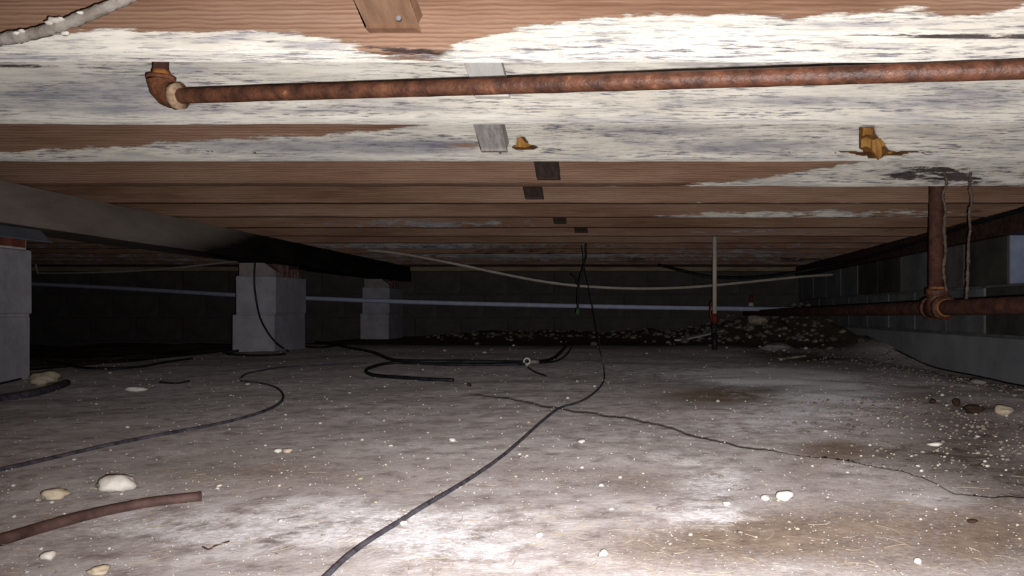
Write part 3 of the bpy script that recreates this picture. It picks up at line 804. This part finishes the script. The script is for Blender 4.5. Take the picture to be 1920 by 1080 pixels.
# thick mould coated cable up by the first joist
pts = [P(-620, 40, 1.12), P(-480, 95, 1.09), P(-300, 122, 1.07), P(-130, 105, 1.06), P(0, 75, 1.06), P(60, 64, 1.06), P(120, 46, 1.06), P(180, 22, 1.07), P(240, -4, 1.08), P(330, -50, 1.09), P(420, -90, 1.10), P(470, -112, 1.13)]
path = spline(pts, 10)
rs = [random.uniform(.0082, .0098) * (1 - .25 * k / len(path)) for k in range(len(path))]
co = tag(tube('sheathed_cable', path, rs, M['frost'], None, 12, .10), 'thick grey cable furred with white mould, strung before the nearest joist', 'cable')
for (px, py, r) in [(102, 38, .0055), (92, 43, .004), (112, 36, .004), (40, 58, .003), (30, 62, .003), (150, 24, .003), (122, 62, .004)]:
    c = P(px, py, 1.052)
    bm = bmesh.new(); bmesh.ops.create_icosphere(bm, subdivisions=2, radius=r, matrix=Matrix.Translation(c) @ Matrix.Diagonal((1.5, 1, .8, 1)))
    for q in bm.verts: q.co += (q.co - c) * random.uniform(-.25, .25)
    bm.verts.index_update()
    mesh_obj('mould_tuft', [tuple(q.co) for q in bm.verts], [[q.index for q in p.verts] for p in bm.faces], M['stone'], co, True); bm.free()

# ------------------------------------------------------------------ plastic pipes and cables strung across the back
pts = [P(30, 531, 6.65), P(200, 539, 6.4), P(440, 553, 6.0), P(600, 560, 5.85), P(800, 567, 5.7), P(1000, 572, 5.6), P(1200, 576, 5.6), P(1400, 579, 5.75), P(1500, 580, 6.0), P(1514, 581, 6.5)]
pv = tag(tube('plastic_pipe', spline(pts, 10), .0165, M['pvc'], None, 12), 'long pale blue plastic pipe crossing low before the far wall', 'pipe')
o = empty('valve', P(1408, 578, 5.72), 'small red handled valve on the pale blue pipe', 'valve')
c = P(1408, 577, 5.72)
tube('valve_body', [c + Vector((0, 0, .012)), c + Vector((0, 0, .038))], [.022, .015], M['stone'], o, 10)
tube('valve_handle', [c + Vector((0, 0, .036)), c + Vector((.004, 0, .060)), c + Vector((.006, 0, .085))], [.008, .016, .012], M['red'], o, 8)

pts = [P(640, 466, 5.4), P(700, 470, 5.25), P(760, 477, 5.2), P(850, 494, 5.15), P(940, 513, 5.15), P(1020, 528, 5.15), P(1100, 537, 5.15), P(1200, 541, 5.2), P(1300, 538, 5.3), P(1400, 529, 5.4), P(1500, 519, 5.55), P(1562, 515, 5.70)]
tag(tube('white_cable', spline(pts, 10), .0095, M['cream'], None, 10), 'cream cable sagging in a long curve from the girder to the right wall', 'cable')
pts = [P(64, 440, 6.5), P(66, 480, 6.5), P(70, 509, 6.5), P(80, 512, 6.5), P(150, 511.5, 6.4), P(250, 508, 6.3), P(340, 501, 6.2), P(440, 490, 6.1), P(470, 486, 6.1), P(540, 474, 6.0), P(600, 470, 5.75), P(640, 466, 5.5)]
tag(tube('white_cable', spline(pts, 8), .0085, M['cream'], None, 8), 'cream cable beyond the girder, dropping down behind the nearest block pier', 'cable')

# cream water riser with its red shut off
b = G(1340, 656); YR = b.y
xr_ = (1340 - VX) * YR / F
o = empty('water_riser', (xr_, YR, b.z), 'thin cream pipe standing upright with a red shut off and black foot', 'pipe')
def zpx(py): return CZ + (VY - py) * YR / F
tube('upper_pipe', [(xr_, YR, zpx(592)), (xr_, YR, ZJ + .10)], .0125, M['cream'], o, 12)
tube('coupling', [(xr_, YR, zpx(606)), (xr_, YR, zpx(588))], .0175, M['red'], o, 12)
tube('valve_lever', spline([(xr_ - .016, YR - .01, zpx(602)), (xr_ - .026, YR - .012, zpx(585)), (xr_ - .020, YR - .012, zpx(566))], 5), .0055, M['red'], o, 8)
tube('flaking_pipe', [(xr_, YR, zpx(y)) for y in np.linspace(625, 604, 8)], .0150, M['speckled'], o, 12, .06)
tube('pipe_foot', [(xr_, YR, b.z - .03), (xr_, YR, zpx(624))], .0160, M['black'], o, 12)

# ------------------------------------------------------------------ wires and hoses on the dirt
def lay(pts, r, n=8):
    """a path lying on the dirt under these pixels"""
    sp = spline([Vector((x, y, 0)) for x, y in pts], n)
    return [G(p.x, p.y, r * 0.75) for p in sp]


YWIRE = joist_y(9) + .048
top = P(1086, 446, YWIRE)
hang = spline([P(1084, 444, YWIRE), P(1090, 460, YWIRE), P(1093, 478, 4.25), P(1095, 498, 4.15), P(1102, 530, 3.95), P(1110, 570, 3.7), P(1118, 610, 3.4), P(1126, 655, 3.05), P(1132, 690, G(1132, 690).y)], 8)
ground_run = lay([(1132, 690), (1133, 712), (1125, 728), (1108, 744), (1085, 757), (1050, 768), (1020, 790), (985, 822), (945, 857), (900, 890), (840, 928), (790, 958), (740, 990), (690, 1022), (650, 1052), (620, 1080), (590, 1110)], 0.0046, 8)
tag(tube('black_wire', hang[:-1] + ground_run, .0023, M['dusty_black'], None, 10, .06), 'long black wire hanging off a joist and running over the dirt to the camera', 'wire')
pts = [P(1102, 446, YWIRE), P(1098, 462, YWIRE), P(1099, 480, YWIRE), P(1094, 500, 4.5), P(1086, 530, 4.5), P(1083, 560, 4.5), P(1084, 580, 4.5)]
wo = tag(tube('black_wire', spline(pts, 8), .0055, M['black'], None, 8), 'short black wire hanging over the dirt with a green plug end', 'wire')
tube('plug', [P(1084, 578, 4.5), P(1082, 590, 4.5)], .011, M['green'], wo, 8)
tag(tube('black_wire', spline([P(1070, 514, 4.52), P(1080, 523, 4.51), P(1083, 535, 4.51)], 6), .005, M['black'], None, 8), 'tiny black wire stub crossing behind the cream cable sag', 'wire')
wedge_o = mesh_obj('plastic_scrap', *merge([([tuple(P(px, py, YWIRE + d)) for px, py, d in [(1056, 452, 0), (1080, 449, 0), (1081, 444, 0.0), (1064, 446, 0), (1056, 452, .02), (1080, 449, .02), (1081, 444, .02), (1064, 446, .02)]], [[0, 1, 2, 3], [7, 6, 5, 4], [0, 4, 5, 1], [1, 5, 6, 2], [2, 6, 7, 3], [3, 7, 4, 0]])]), M['teal'])
tag(wedge_o, 'small teal plastic scrap stuck beside the hanging wires', 'scrap')

# wire down the middle pier
pts = [P(476, 425, 4.15), P(479, 470, 4.15), P(477, 510, 4.18), P(478, 545, 4.18), P(486, 590, 4.16), P(500, 620, 4.1), P(518, 643, 4.0), G(534, 656, .004), G(540, 660, .004)]
tag(tube('black_wire', spline(pts, 8), .0048, M['black'], None, 8), 'black wire looping down the front of the middle pier', 'wire')
tag(tube('black_cable', lay([(420, 664), (450, 659), (500, 655), (520, 645), (535, 639), (570, 641), (620, 647), (660, 655), (700, 663), (735, 677), (780, 680), (850, 680), (930, 681), (1000, 682), (1035, 675), (1055, 658), (1066, 642)], .007), .0075, M['black'], None, 8, .05),
    'black cable on the dirt, running from the middle pier past the white ring', 'cable')
tag(tube('black_cable', lay([(530, 643), (545, 650), (575, 652), (605, 653), (640, 648), (660, 644)], .007), .006, M['black'], None, 8), 'short black cable tangled at the foot of the middle pier', 'cable')
tag(tube('black_cable', lay([(425, 666), (470, 668), (505, 668), (535, 666)], .006), .005, M['black'], None, 8), 'short black cable end lying before the middle pier', 'cable')
tag(tube('black_tubing', lay([(850, 716), (800, 714), (740, 710), (700, 706), (686, 698), (700, 690), (735, 683), (790, 684), (860, 686), (985, 685)], .006), .0062, M['black'], None, 10, .04), 'flat black tubing folded in a hairpin on the dirt', 'tubing')
tag(tube('black_wire', lay([(1000, 683), (1040, 679), (1060, 668), (1070, 655), (1073, 645)], .004), .004, M['black'], None, 8), 'thin black wire curving up behind the white ring', 'wire')
c = G(988, 685, .016)
ro = empty('ring_connector', c, 'small white ring connector on the black cable', 'connector')
pts = [c + Vector((.012 * math.cos(a), 0, .012 * math.sin(a))) for a in np.linspace(0, 2 * math.pi, 17)]
tube('ring', pts, .004, M['stone'], ro, 8)
tube('sleeve', [c + Vector((.014, 0, -.002)), c + Vector((.045, .01, -.004))], .008, M['stone_grey'], ro, 8)
tag(tube('black_wire', lay([(990, 690), (1000, 697), (1012, 702), (1024, 706)], .003), .003, M['black'], None, 6), 'short loose wire end below the white ring', 'wire')
tag(tube('black_cable', lay([(-420, 940), (-240, 925), (-100, 905), (0, 884), (100, 861), (200, 838), (300, 818), (390, 801), (455, 786), (500, 771), (525, 757), (531, 744), (522, 731), (500, 722), (475, 718), (452, 716)], .003), .0029, M['dusty_black'], None, 10, .05), 'long black cable bowing across the left dirt in an open hook', 'cable')
tag(tube('black_cable', lay([(450, 712), (460, 703), (485, 697), (520, 691), (570, 687), (630, 684), (690, 682)], .003), .0030, M['dusty_black'], None, 8, .05), 'black cable half buried in the dirt beyond the hook', 'cable')
tag(tube('brown_hose', lay([(-330, 1105), (-200, 1083), (-90, 1050), (0, 1022), (70, 1000), (140, 980), (210, 963), (290, 948), (378, 938)], .005), .0056, M['hose'], None, 14, .03), 'short brown hose lying in the left foreground dirt', 'hose')
tag(tube('black_hose', lay([(-260, 775), (-120, 766), (0, 752), (50, 745), (95, 734), (125, 722)], .008), .0105, M['dusty_black'], None, 10, .04), 'dusty black hose end at the foot of the nearest pier', 'hose')
tag(tube('black_wire', lay([(-20, 727), (0, 721), (30, 714), (52, 708)], .003), .0035, M['black'], None, 6), 'thin black wire along the base of the nearest pier', 'wire')
tag(tube('black_wire', lay([(70, 676), (110, 682), (150, 691), (200, 693), (260, 690), (310, 681), (360, 674)], .005), .005, M['black'], None, 6), 'thin black wire between the nearest and middle piers', 'wire')
tag(tube('black_wire', lay([(300, 718), (330, 720), (355, 716)], .003), .0028, M['black'], None, 6), 'tiny curved wire scrap beyond the hooked black cable', 'wire')
pts = [P(1235, 497, 5.2), P(1280, 508, 5.1), P(1330, 519, 5.05), P(1400, 521, 5.1), P(1470, 514, 5.15), P(1540, 502, 5.1), P(1600, 489, 4.85), P(1680, 466, 4.2), P(1760, 440, 3.65), P(1840, 415, 3.25), P(1920, 392, 2.88), P(2000, 360, 2.6)]
tag(tube('black_cable', spline(pts, 8), .0085, M['black'], None, 8), 'black cable draped along the dark sill of the right wall', 'cable')
pts = [(1.485, 4.9, 0), (1.48, 4.3, 0), (1.47, 3.8, 0), (1.475, 3.3, 0), (1.46, 3.0, 0), (1.46, 2.85, 0), (1.475, 2.7, 0), (1.484, 2.5, .03), (1.484, 2.2, .06)]  # near stretch is wire, far stretch stands in for the wall's shadow line
pts = [Vector((x, y, float(gz(x, y)) + .004 + z)) for x, y, z in pts]
tag(tube('black_wire', spline(pts, 8), .0035, M['black'], None, 6, .1), 'thin black wire at the base of the right wall, its far part a modelled shadow line', 'wire')

# ------------------------------------------------------------------ stones
def stone_geo(r, sub=2, flat=.6, rough=.3):
    bm = bmesh.new(); bmesh.ops.create_icosphere(bm, subdivisions=sub, radius=1.0)
    s = random.uniform(0, 99); st = random.uniform(.75, 1.35)
    for q in bm.verts:
        n_ = float(vnoise(q.co.x * 1.3 + s, q.co.y * 1.3 + q.co.z * 1.7 + s)) * 2 * rough + float(vnoise(q.co.x * 3 + s, q.co.z * 3 - q.co.y * 2 + s)) * rough
        q.co *= (1 + n_); q.co.x *= st; q.co.z *= flat
    zm = min(q.co.z for q in bm.verts)
    bm.verts.index_update()
    v_ = [(q.co.x * r, q.co.y * r, (q.co.z - zm) * r) for q in bm.verts]; f_ = [[q.index for q in p.verts] for p in bm.faces]
    bm.free(); return v_, f_


NAMED = [(219, 915, 24, 'stone', 'largest white stone, lying beyond the brown hose', 1.0, .62), (103, 931, 19, 'stone_tan', 'cream stone beside the largest white stone', 1.0, .55),
         (92, 1046, 12, 'stone', 'pale stone nearest the corner below the brown hose', 1, .7), (186, 1072, 18, 'stone_tan', 'broad cream stone in the nearest dirt below the brown hose', 1, .45),
         (1472, 935, 14, 'stone', 'bright white stone on the right foreground dirt', 1, .7), (1436, 934, 11, 'stone', 'flat white stone beside the bright white stone', 1, .4), (1362, 946, 8, 'stone', 'small white stone, third in the row with the bright one', 1, .5),
         (257, 730, 13, 'stone', 'flat white stone alone between the nearest pier and the hooked cable', 1, .35), (85, 716, 22, 'stone_tan', 'tan lump of stone at the foot of the nearest pier', 1, .5),
         (1752, 833, 10, 'stone', 'flat cream stone on the dark wet dirt', 1, .35), (1835, 717, 16, 'stone_grey', 'broad grey stone near the base of the right wall', 1, .35),
         (1793, 759, 9, 'clod', 'dark round clod on the right dirt', 1, .8), (1826, 772, 15, 'clod', 'largest dark clod on the right dirt', 1, .5), (1880, 774, 14, 'stone_tan', 'tan stone beside the largest dark clod', 1, .6), (1748, 754, 7, 'clod', 'small dark clod left of the round one', 1, .6),
         (1452, 650, 26, 'stone_grey', 'flat tan stone under the rubble heap with a black gap below', 1, .3), (1420, 606, 16, 'stone_tan', 'pale stone on top of the rubble heap', 1, .55), (1408, 618, 8, 'stone_grey', 'small grey stone just under the heap top', 1, .7),
         (880, 723, 5, 'clod', 'tiny dark clod past the end of the black tubing', 1, .7), (1090, 830, 6, 'stone', 'small white stone close by the long black wire', 1, .7), (848, 827, 6, 'stone', 'single white pebble in the middle of the dirt', 1, .7),
         (758, 983, 7, 'stone', 'white pebble touching the near stretch of long wire', 1, .6), (1133, 1042, 8, 'stone', 'round white pebble in the nearest dirt', 1, .8), (1011, 1005, 7, 'stone', 'white pebble midway between long wire and round pebble', 1, .6),
         (1823, 978, 7, 'clod', 'small dark clod in the right foreground', 1, .5), (1720, 1055, 8, 'stone', 'white pebble in the far right foreground', 1, .7), (540, 847, 7, 'stone_tan', 'cream pebble in a pair below the hooked cable', 1, .5), (522, 847, 7, 'stone', 'white pebble in a pair below the hooked cable', 1, .6)]
for (px, py, hw, mt, lab, _, flat) in NAMED:
    g = G(px, py + hw * .3); r = hw * g.y / F * 1.02
    v_, f_ = stone_geo(r, 3 if hw > 12 else 2, flat)
    v_ = [(x + g.x, y + g.y, z + g.z - r * .08) for x, y, z in v_]
    o = mesh_obj('stone', v_, f_, M[mt], None, True)
    tag(o, lab, 'stone', 'larger stones on the dirt')

# small white chips, one object each
chips = []; PEB = []; KEY = {M[k].name: k for k in ('stone', 'stone_tan', 'stone_grey')}
for mt in ('stone', 'stone', 'stone_tan', 'stone_grey'):
    for _ in range(3):
        v_, f_ = stone_geo(1.0, 1, random.uniform(.4, .7))
        me = bpy.data.meshes.new('pebble'); me.from_pydata(v_, [], f_); me.materials.append(M[mt]); me.polygons.foreach_set('use_smooth', [True] * len(f_)); chips.append(me)
ZONES = [(0, 1920, 860, 1075, 110, 'fore', 'small pale pebble loose in the foreground dirt'), (150, 1350, 690, 860, 80, 'mid', 'small pale pebble loose on the middle of the dirt'),
         (1500, 1920, 740, 900, 75, 'wet', 'small pale pebble on the dark wet dirt by the right wall'), (780, 1560, 630, 668, 30, 'rubble', 'small pale stone in the rubble along the far wall')]
for (xa, xb, ya, yb, n, key, lab) in ZONES:
    for k in range(n):
        px = random.uniform(xa, xb); py = random.uniform(ya, yb)
        if key == 'wet' and py < 740 + (1700 - px) * .25: px = random.uniform(1700, 1920)
        g = G(px, py)
        if g.x > 1.42 or g.y > 6.7: continue
        hw = random.choice([2.2, 2.6, 3, 3.4, 4.2]) * (1.25 if py > 860 else 1)
        if key == 'rubble': hw = random.uniform(2.5, 5)
        me = chips[random.randrange(12)]
        o = bpy.data.objects.new('pebble', me)
        s = hw * g.y / F; o.location = (g.x, g.y, g.z - s * .1); o.scale = (s, s, s); o.rotation_euler = (0, 0, random.uniform(0, 6.28))
        link(o); PEB.append((o, px, py, hw, {'stone': 'white', 'stone_tan': 'cream', 'stone_grey': 'grey'}[KEY[me.materials[0].name]], lab))
# each pebble is told by the nearest findable thing, the side it lies on and its turn from there
MARKS = [(219, 915, 'largest white stone'), (103, 931, 'cream stone by the largest white one'), (378, 938, 'tip of the brown hose'), (200, 965, 'middle of the brown hose'), (92, 1046, 'pale corner stone'),
         (186, 1072, 'broad cream nearest stone'), (1472, 935, 'bright white stone'), (1362, 946, 'smallest stone of the bright row'), (257, 730, 'lone flat white stone'), (1752, 833, 'flat cream stone on wet dirt'),
         (1826, 772, 'largest dark clod'), (1090, 830, 'small stone close by the long wire'), (848, 827, 'single middle pebble stone'), (758, 983, 'white stone touching the long wire'), (1133, 1042, 'round white nearest stone'),
         (1011, 1005, 'stone midway to the round one'), (1823, 978, 'small dark foreground clod'), (1720, 1055, 'farthest right foreground stone'), (530, 847, 'pair of cream and white stones'), (850, 716, 'end of the black tubing'),
         (688, 698, 'hairpin bend of the tubing'), (988, 685, 'white ring connector'), (531, 744, 'bow of the hooked black cable'), (300, 818, 'middle of the hooked black cable'), (1050, 768, 'crossing of wire and crack'),
         (1290, 815, 'middle of the long crack'), (1570, 860, 'lipped end of the long crack'), (1380, 735, 'dark brown stain'), (1452, 650, 'flat tan heap stone'), (1340, 655, 'foot of the cream riser'),
         (630, 1065, 'nearest stretch of the long wire'), (940, 860, 'midway stretch of the long wire'), (1835, 717, 'broad grey wall stone'), (440, 1030, 'dark forked twig'), (1272, 641, 'low end of the wooden slat'), (660, 800, 'dark smudge in the mid dirt')]
ORD = ['nearest', 'second nearest', 'third nearest', 'fourth nearest', 'fifth nearest', 'sixth nearest', 'seventh nearest', 'eighth nearest', 'ninth nearest', 'tenth nearest', 'eleventh nearest', 'twelfth nearest']
cells = {}
for rec in PEB:
    o, px, py, hw, colr, lab = rec
    d, mk = min((math.hypot(px - mx, (py - my) * 2.0), (mx, my, t)) for mx, my, t in MARKS)
    dx, dy = px - mk[0], (py - mk[1]) * 2.0
    side = ('right of' if dx > 0 else 'left of') if abs(dx) > abs(dy) else ('before' if dy > 0 else 'beyond')
    cells.setdefault((mk[2], side, colr), []).append((d, rec))
for (mark, side, colr), lst in cells.items():
    lst.sort(key=lambda q: q[0])
    for k, (d, (o, px, py, hw, c_, lab)) in enumerate(lst[:12]):
        turn = 'only such' if len(lst) == 1 else ORD[k]
        tag(o, f'{turn} {colr} pebble {side} the {mark}', 'pebble', lab.replace('small pale pebble', 'pebbles').replace('small pale stone', 'stones'))
    for q in lst[12:]: bpy.data.objects.remove(q[1][0])

# gravel too fine to count: one mass
V, Fc = [], []
base_v, base_f = stone_geo(1.0, 1, .6, .35)
base_v = np.array(base_v)
def scatter(n, fn, smin, smax):
    k = 0
    while k < n:
        x, y = fn()
        if x > 1.46 or y > 6.8: continue
        s = random.uniform(smin, smax) * random.uniform(.5, 1); a = random.uniform(0, 6.28)
        R = np.array([[math.cos(a), -math.sin(a), 0], [math.sin(a), math.cos(a), 0], [0, 0, 1]])
        p = base_v @ R.T * s + np.array([x, y, float(gz(x, y)) - s * .25]); o_ = len(V)
        V.extend(p.tolist()); Fc.extend([[i + o_ for i in q] for q in base_f]); k += 1
scatter(380, lambda: (random.gauss(1.15, .4), random.gauss(6.1, .55)), .010, .038)
scatter(260, lambda: (random.uniform(-1.6, 1.4), random.gauss(6.45, .2)), .008, .030)
scatter(500, lambda: (random.gauss(1.15, .22), random.uniform(1.6, 4.6)), .003, .010)
scatter(500, lambda: (random.gauss(.62, .14), random.uniform(1.05, 1.9)), .002, .006)
ro = mesh_obj('gravel', V, Fc, M['rubble'], None, True)
tag(ro, 'loose gravel and rubble along the right and far walls', 'gravel', kind='stuff')
V, Fc = [], []
base_v, base_f = stone_geo(1.0, 1, .6, .35); base_v = np.array(base_v)
def fan():
    y = 1 / random.uniform(1 / 4.4, 1 / .6); return (random.uniform(-.8, .5) * y, y)
def scatter_px(n):
    for _ in range(n):
        x, y = fan()
        if x > 1.44: x = 1.44 - random.random()
        s = y / F * random.uniform(.5, 1.6); a = random.uniform(0, 6.28)
        R = np.array([[math.cos(a), -math.sin(a), 0], [math.sin(a), math.cos(a), 0], [0, 0, 1]])
        p = base_v @ R.T * s + np.array([x, y, float(gz(x, y)) - s * .2]); o_ = len(V)
        V.extend(p.tolist()); Fc.extend([[i + o_ for i in q] for q in base_f])
scatter_px(2200)
tag(mesh_obj('grit', V, Fc, M['stone'], None, True), 'fine white grit strewn over the dirt', 'grit', kind='stuff')
# fine pale roots in the nearest dirt: nobody could count them
V, Fc = [], []
for _ in range(200):
    py = random.uniform(880, 1085); px = random.uniform(-20, 1940)
    if px > 500 and py < 960 and random.random() < .5: continue
    g = G(px, py); L = random.uniform(.008, .035); a = random.gauss(0, .5); k_ = random.uniform(-1.2, 1.2)
    path = []
    for t in np.linspace(0, 1, 6):
        x = g.x + L * t * math.cos(a + k_ * t); y = g.y + L * t * math.sin(a + k_ * t) * 1.3
        path.append((x, y, float(gz(x, y)) + .0015))
    v_, f_ = tube_geo(path, random.uniform(.0002, .0004), 3); o_ = len(V)
    V.extend(v_); Fc.extend([[i + o_ for i in q] for q in f_])
tag(mesh_obj('root_fibres', V, Fc, M['fibre']), 'fine pale root fibres tangled in the nearest dirt', 'roots', kind='stuff')
# slats and sticks thrown on the rubble
a = G(1272, 641, .012); b_ = P(1388, 612, 6.15)
d = (b_ - a).normalized(); s_ = Vector((0, 0, 1)).cross(d).normalized() * .035; u_ = d.cross(s_).normalized() * .006
V = [tuple(p + i * s_ + j * u_) for p in (a, b_) for i, j in ((-1, -1), (1, -1), (1, 1), (-1, 1))]
tag(mesh_obj('wood_slat', V, [[0, 1, 2, 3], [7, 6, 5, 4], [0, 4, 5, 1], [1, 5, 6, 2], [2, 6, 7, 3], [3, 7, 4, 0]], M['strut_white']), 'pale wooden slat lying behind the foot of the cream riser', 'slat')
tag(tube('stick', lay([(1463, 676), (1480, 673), (1495, 671), (1511, 669)], .006), .006, M['fibre'], None, 6, .1), 'pale stick on the dark dirt before the rubble heap', 'stick')
tag(tube('twig', lay([(380, 1027), (392, 1031), (405, 1024), (430, 1016)], .001), .0007, M['clod'], None, 5, .1), 'tiny dark forked twig below the brown hose', 'twig')
